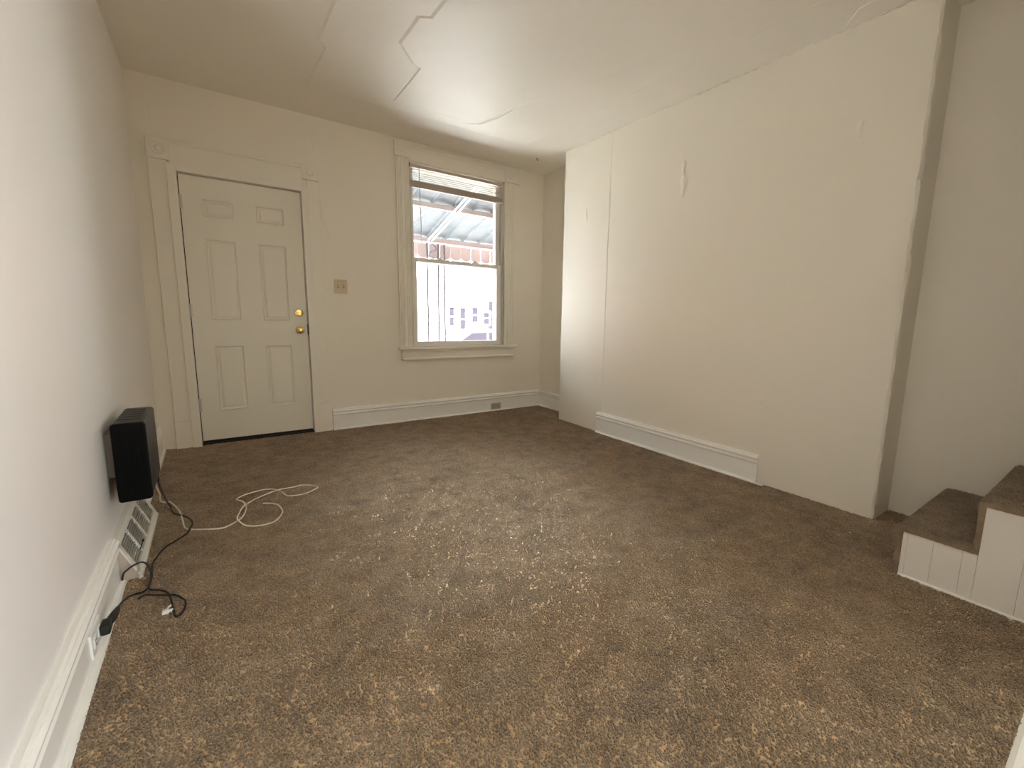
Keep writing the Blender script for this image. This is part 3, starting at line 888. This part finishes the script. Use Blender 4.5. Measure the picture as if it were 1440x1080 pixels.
Bk = [(0.104, -1.682, 0.276), (0.106, -1.62, 0.20), (0.106, -1.50, 0.12), (0.106, -1.40, 0.06), (0.109, -1.345, 0.016)]
Bk += [(x, y, 0.006) for x, y in ((0.129, -1.445), (0.155, -1.489), (0.188, -1.545))]
Bk += [(0.205, -1.60, 0.010), (0.214, -1.666, 0.012), (0.206, -1.72, 0.012)]
Bk += [(x, y, 0.006) for x, y in ((0.196, -1.76), (0.162, -1.815), (0.121, -1.874), (0.098, -1.96), (0.089, -2.03), (0.095, -2.136), (0.092, -2.22))]
Bk += [(0.080, -2.262, 0.012), (0.060, -2.285, 0.022), (0.046, -2.33, 0.045), (0.040, -2.40, 0.066), (0.036, -2.45, 0.076)]
Bk = [(a, b2, z + 0.0055 if z < 0.03 else z) for a, b2, z in Bk]
pc = tag(obj('power_cord', MB().tube(catmull(Bk, 5), 0.0038, 8), M['cable_black'], None, True), 'black power cord from the wall box to the baseboard plug', 'power cord')
mb = MB().tube([(0.037, -2.445, 0.075), (0.035, -2.48, 0.077), (0.031, -2.51, 0.078), (0.026, -2.535, 0.077)], [0.006, 0.011, 0.013, 0.011], 10)
mb.bbox(0.0098, 0.034, -2.578, -2.526, 0.058, 0.092, 0.006, 3)
obj('plug', mb, M['black'], pc, True)

Lp = [(0.006, -2.118, 0.012), (0.008, -2.125, 0.030), (0.014, -2.130, 0.050), (0.024, -2.132, 0.060), (0.042, -2.132, 0.073), (0.068, -2.131, 0.080), (0.085, -2.133, 0.067), (0.094, -2.145, 0.045), (0.097, -2.175, 0.022), (0.094, -2.235, 0.012), (0.106, -2.268, 0.014), (0.131, -2.281, 0.010), (0.156, -2.315, 0.006), (0.170, -2.389, 0.006), (0.180, -2.470, 0.006), (0.190, -2.504, 0.006), (0.207, -2.475, 0.006), (0.211, -2.417, 0.006), (0.197, -2.378, 0.007), (0.176, -2.353, 0.013), (0.158, -2.345, 0.014), (0.121, -2.308, 0.008), (0.088, -2.283, 0.007), (0.070, -2.300, 0.007)]
Lp = [(a, b2, z + 0.0055 if (z < 0.03 and b2 < -2.14) else z) for a, b2, z in Lp]
lc = tag(obj('coiled_cable', MB().tube(catmull(Lp, 5), 0.0036, 8), M['cable_black'], None, True), 'dark coiled cable looping over the near end of the register', 'cable')
mb = MB().bbox(0.146, 0.166, -2.462, -2.440, 0.007, 0.019, 0.003).bbox(0.160, 0.178, -2.456, -2.444, 0.008, 0.016, 0.002).tube([(0.158, -2.442, 0.013), (0.163, -2.425, 0.014), (0.170, -2.415, 0.013)], 0.003, 6)
tag(obj('cable_connector', mb, M['white_plastic']), 'small white plastic connector lying on the carpet by the dark cable', 'connector')
mb = MB().add([(2.962, -3.640, 0.009), (2.975, -3.636, 0.012), (2.978, -3.628, 0.009), (2.966, -3.627, 0.013), (2.962, -3.640, 0.007), (2.975, -3.636, 0.010), (2.978, -3.628, 0.007), (2.966, -3.627, 0.011)],
              [(0, 1, 2, 3), (7, 6, 5, 4), (0, 4, 5, 1), (1, 5, 6, 2), (2, 6, 7, 3), (3, 7, 4, 0)])
tag(obj('paper_scrap', mb, M['white_plastic']), 'tiny white scrap on the carpet near the chimney corner', 'scrap')

# ------------------------------------------------------------------ stairs
SX0, SX1 = 2.718, 3.494
sc_ = thing('staircase', 'carpeted staircase with white boarded side rising at the right', 'stairs', (3.1, -3.9, 0))
RUN, RISE, Y1S, Z1S, NST = 0.245, 0.200, -3.908, 0.225, 7
for i in range(NST):
    yr, zt = Y1S - RUN * i, Z1S + RISE * i
    zb = 0.0 if i == 0 else zt - RISE - 0.004
    c = 0.020
    prof = [(yr, zb), (yr + 0.016, zb), (yr + 0.017, zt - 0.050), (yr + 0.022, zt - 0.032), (yr + 0.024, zt - 0.018), (yr + 0.020, zt - 0.006), (yr + 0.010, zt),
            (yr - 0.02, zt + 0.001), (yr - RUN + 0.002, zt), (yr - RUN + 0.002, zt - c), (yr, zt - c)]
    mb = MB(); 
    # cut across into short lengths so the pile edge is a little uneven
    ns = 10
    k = len(prof)
    v, f = [], []
    for s in range(ns + 1):
        x = SX0 - 0.007 + (SX1 - SX0 + 0.007) * s / ns
        for a, b2 in prof:
            v.append((x, a + random.uniform(-.0012, .0012), b2 + random.uniform(-.0012, .0012)))
    for s in range(ns):
        for q in range(k):
            f.append((s * k + q, s * k + (q + 1) % k, (s + 1) * k + (q + 1) % k, (s + 1) * k + q))
    f += [tuple(range(k))[::-1], tuple(range(ns * k, ns * k + k))]
    mb.add(v, f)
    stp_o = obj('carpeted_step', mb, M['carpet'], sc_, True, 50)
    if i < 4:
        pm = MB()
        vv = [(SX0 - 0.007, a, b2) for a, b2 in prof[:9]] + [(SX1, a, b2) for a, b2 in prof[:9]]
        pm.add(vv, [(q, q + 1, q + 10, q + 9) for q in range(8)])
        ed = [(SX0 - 0.007, a, b2) for a, b2 in prof]
        pm.add(ed, [tuple(range(len(prof)))])
        pile_object('carpet_pile', pm, stp_o, 34000, 0.0042, 11 + i, True)
    obj('riser_block', MB().box(SX0 + 0.02, SX1, yr - RUN, yr - 0.001, 0.0, zt - c), M['stair_paint'], sc_)
# vertical boards of the stair side
edges = [Y1S - 0.002, -3.929, -4.015, -4.108]
y = -4.1525
while y > Y1S - RUN * NST:
    edges.append(y); y -= 0.1225
for a, b2 in zip(edges[:-1], edges[1:]):
    stp = int((Y1S - (a + b2) / 2) / RUN)
    top = Z1S + RISE * min(stp, NST - 1) - 0.021
    if b2 < YR: break
    obj('board', MB().bbox(SX0, SX0 + 0.016, b2 + 0.0004, a - 0.0004, 0.0, top, 0.0008, 1), M['stair_paint'], sc_)
obj('base_strip', MB().prism([(SX0 + 0.001, 0), (SX0 - 0.010, 0), (SX0 - 0.009, 0.007), (SX0 + 0.001, 0.013)], 'y', YR, Y1S - 0.004), M['white_trim'], sc_)

# ------------------------------------------------------------------ outside: porch, street, houses across
struct(obj('porch_floor', MB().box(-4, 9, T, 2.0, -0.5, -0.12), M['concrete']))
struct(obj('sidewalk', MB().box(-30, 45, 2.0, 5.2, -0.9, -0.75), M['concrete']))
struct(obj('street', MB().box(-30, 45, 5.2, 12.0, -1.0, -0.86), M['asphalt']))
struct(obj('ground', MB().box(-60, 80, 12.0, 60, -1.0, -0.75), M['concrete']))

aw = thing('porch_awning', 'white metal porch awning on brown beams outside the window', 'awning', (3.0, 1.0, 2.2))
AY0, AZ0, AY1, AZ1 = 0.31, 2.62, 1.90, 2.135
def aw_z(y): return AZ0 + (AZ1 - AZ0) * (y - AY0) / (AY1 - AY0)
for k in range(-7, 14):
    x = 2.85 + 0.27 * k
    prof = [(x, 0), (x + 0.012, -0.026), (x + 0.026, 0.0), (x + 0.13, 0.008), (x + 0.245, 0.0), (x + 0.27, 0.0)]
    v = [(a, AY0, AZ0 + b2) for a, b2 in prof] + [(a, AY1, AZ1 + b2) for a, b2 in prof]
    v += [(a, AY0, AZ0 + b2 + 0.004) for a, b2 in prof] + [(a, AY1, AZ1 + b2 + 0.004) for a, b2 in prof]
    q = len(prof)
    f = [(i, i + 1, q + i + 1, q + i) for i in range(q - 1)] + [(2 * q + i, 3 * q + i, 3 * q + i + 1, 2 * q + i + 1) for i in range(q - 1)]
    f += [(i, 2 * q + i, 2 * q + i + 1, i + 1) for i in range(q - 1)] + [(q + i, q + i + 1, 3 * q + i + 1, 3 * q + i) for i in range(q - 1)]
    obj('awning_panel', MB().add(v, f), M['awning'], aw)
obj('beam', MB().bbox(0.9, 6.4, 0.94, 0.99, aw_z(0.96) - 0.085, aw_z(0.96) - 0.028, 0.004), M['beam'], aw)
obj('beam', MB().bbox(0.9, 6.4, 1.78, 1.83, 2.075, 2.135, 0.004), M['beam'], aw)
for rx in (2.855, 2.91):
    obj('rafter', MB().tube([(rx + 0.0, 1.80, 2.085), (rx, 0.36, aw_z(0.36) - 0.10)], 0.012, 8), M['ext_white'], aw, True)
obj('trim_strip', MB().box(0.9, 6.4, 1.77, 1.90, 2.058, 2.074), M['ext_white'], aw)
for k in range(-11, 20):
    x = 2.90 + 0.165 * k
    pts = [(x + 0.002, 2.058), (x + 0.163, 2.058)]
    for t in range(0, 9):
        th = t / 8
        pts.append((x + 0.163 - 0.161 * th, 1.895 - 0.032 * math.sin(math.pi * th)))
    obj('valance_panel', MB().prism(pts, 'y', 1.875, 1.880), M['valance'], aw)
    e = [(x + 0.163 - 0.161 * t / 8, 1.898 - 0.034 * math.sin(math.pi * t / 8)) for t in range(9)]
    e += [(a, b2 - 0.030) for a, b2 in reversed(e)]
    obj('scallop', MB().prism(e, 'y', 1.872, 1.883), M['ext_white'], aw)

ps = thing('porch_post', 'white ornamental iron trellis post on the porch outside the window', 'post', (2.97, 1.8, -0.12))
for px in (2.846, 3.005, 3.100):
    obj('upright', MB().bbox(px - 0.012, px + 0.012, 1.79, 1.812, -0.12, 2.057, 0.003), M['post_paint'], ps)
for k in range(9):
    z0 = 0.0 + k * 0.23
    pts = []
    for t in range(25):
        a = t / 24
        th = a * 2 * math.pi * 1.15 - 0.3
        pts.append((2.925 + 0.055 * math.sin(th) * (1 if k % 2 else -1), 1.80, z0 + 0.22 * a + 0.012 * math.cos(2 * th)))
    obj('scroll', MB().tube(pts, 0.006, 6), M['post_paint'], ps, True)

rl = thing('porch_railing', 'low white iron railing along the porch edge', 'railing', (3.5, 1.8, -0.12))
obj('top_rail', MB().bbox(3.11, 6.2, 1.785, 1.815, 0.66, 0.69, 0.004), M['ext_white'], rl)
obj('bottom_rail', MB().bbox(3.11, 6.2, 1.79, 1.81, 0.0, 0.02, 0.003), M['ext_white'], rl)
for k in range(24):
    x = 3.20 + k * 0.125
    obj('baluster', MB().box(x - 0.006, x + 0.006, 1.794, 1.806, 0.02, 0.66), M['ext_white'], rl)

def row_house(x0, x1, mat, label, seed):
    rnd = random.Random(seed)
    hs = thing('row_house', label, 'house', ((x0 + x1) / 2, 14.2, -0.75), 'row houses across the street')
    obj('wall', MB().box(x0, x1, 14.2, 22, -0.75, 6.2), mat, hs)
    obj('roof', MB().prism([(13.9, 6.2), (22, 6.2), (22, 6.9), (18, 7.6), (13.9, 6.4)], 'x', x0 + 0.001, x1 - 0.001), M['roof'], hs)
    w = x1 - x0
    wins = [(x0 + w * 0.108, x0 + w * 0.160, 0.55, 1.34), (x0 + w * 0.225, x0 + w * 0.287, 0.33, 1.34), (x0 + w * 0.356, x0 + w * 0.432, 0.70, 1.36), (x0 + w * 0.494, x0 + w * 0.563, 0.62, 1.15), (x0 + w * 0.12, x0 + w * 0.32, 3.4, 5.0), (x0 + w * 0.64, x0 + w * 0.84, 3.4, 5.0)]
    for a, b2, c, d in wins:
        wf = obj('window', MB().box(a - .08, a, 14.14, 14.25, c - .08, d + .08).box(b2, b2 + .08, 14.14, 14.25, c - .08, d + .08).box(a, b2, 14.14, 14.25, d, d + .08).box(a, b2, 14.12, 14.25, c - .08, c).box(a, b2, 14.16, 14.2, (c + d) / 2 - .02, (c + d) / 2 + .02), M['ext_white'], hs)
        obj('pane', MB().box(a, b2, 14.185, 14.198, c, d), M['house_win'], wf)
    xm = x0 + w * 0.655
    obj('door', MB().bbox(xm - .42, xm + .42, 14.15, 14.21, -0.35, 1.65, 0.01), M['house_win'], hs)
    for q in range(2):
        obj('step', MB().box(xm - .6, xm + .6, 13.2 + .4 * q, 14.2, -0.75 + .2 * q, -0.55 + .2 * q), M['concrete'], hs)
for args in ((-6.0, -1.0, 'brick', 'light brick row house across the street, farthest to the left', 1), (-1.0, 4.0, 'brick2', 'cream row house across the street, left of the porch post', 2),
             (4.0, 8.25, 'brick2', 'cream row house across the street, seen behind the porch post', 3), (8.25, 12.6, 'brick2', 'cream row house across the street with dark windows right of the porch post', 4),
             (12.6, 17.2, 'brick', 'light brick row house across the street, farthest to the right', 5)):
    row_house(args[0], args[1], M[args[2]], args[3], args[4])

car = thing('parked_car', 'silver car parked across the street beyond the porch', 'car', (7.9, 10.5, -0.86))
prof = [(5.9, -0.55), (5.85, -0.2), (6.0, -0.05), (6.9, 0.08), (7.55, 0.50), (8.9, 0.52), (9.5, 0.10), (10.1, 0.02), (10.2, -0.2), (10.15, -0.55)]
obj('body', MB().prism([(a, b2) for a, b2 in prof], 'y', 9.75, 11.35), M['car'], car)
obj('side_window', MB().prism([(7.05, 0.10), (7.58, 0.44), (8.15, 0.45), (8.15, 0.10)], 'y', 9.738, 9.752), M['house_win'], car)
obj('side_window', MB().prism([(8.22, 0.10), (8.22, 0.45), (8.85, 0.46), (9.30, 0.12)], 'y', 9.738, 9.752), M['house_win'], car)
for wx in (6.75, 9.35):
    for wy in (9.82, 11.28):
        obj('wheel', MB().lathe([(0.20, -0.09), (0.31, -0.08), (0.31, 0.08), (0.20, 0.09), (0.12, 0.07), (0.001, 0.07)], (wx, wy, -0.55), 'y', 20), M['black'], car, True)
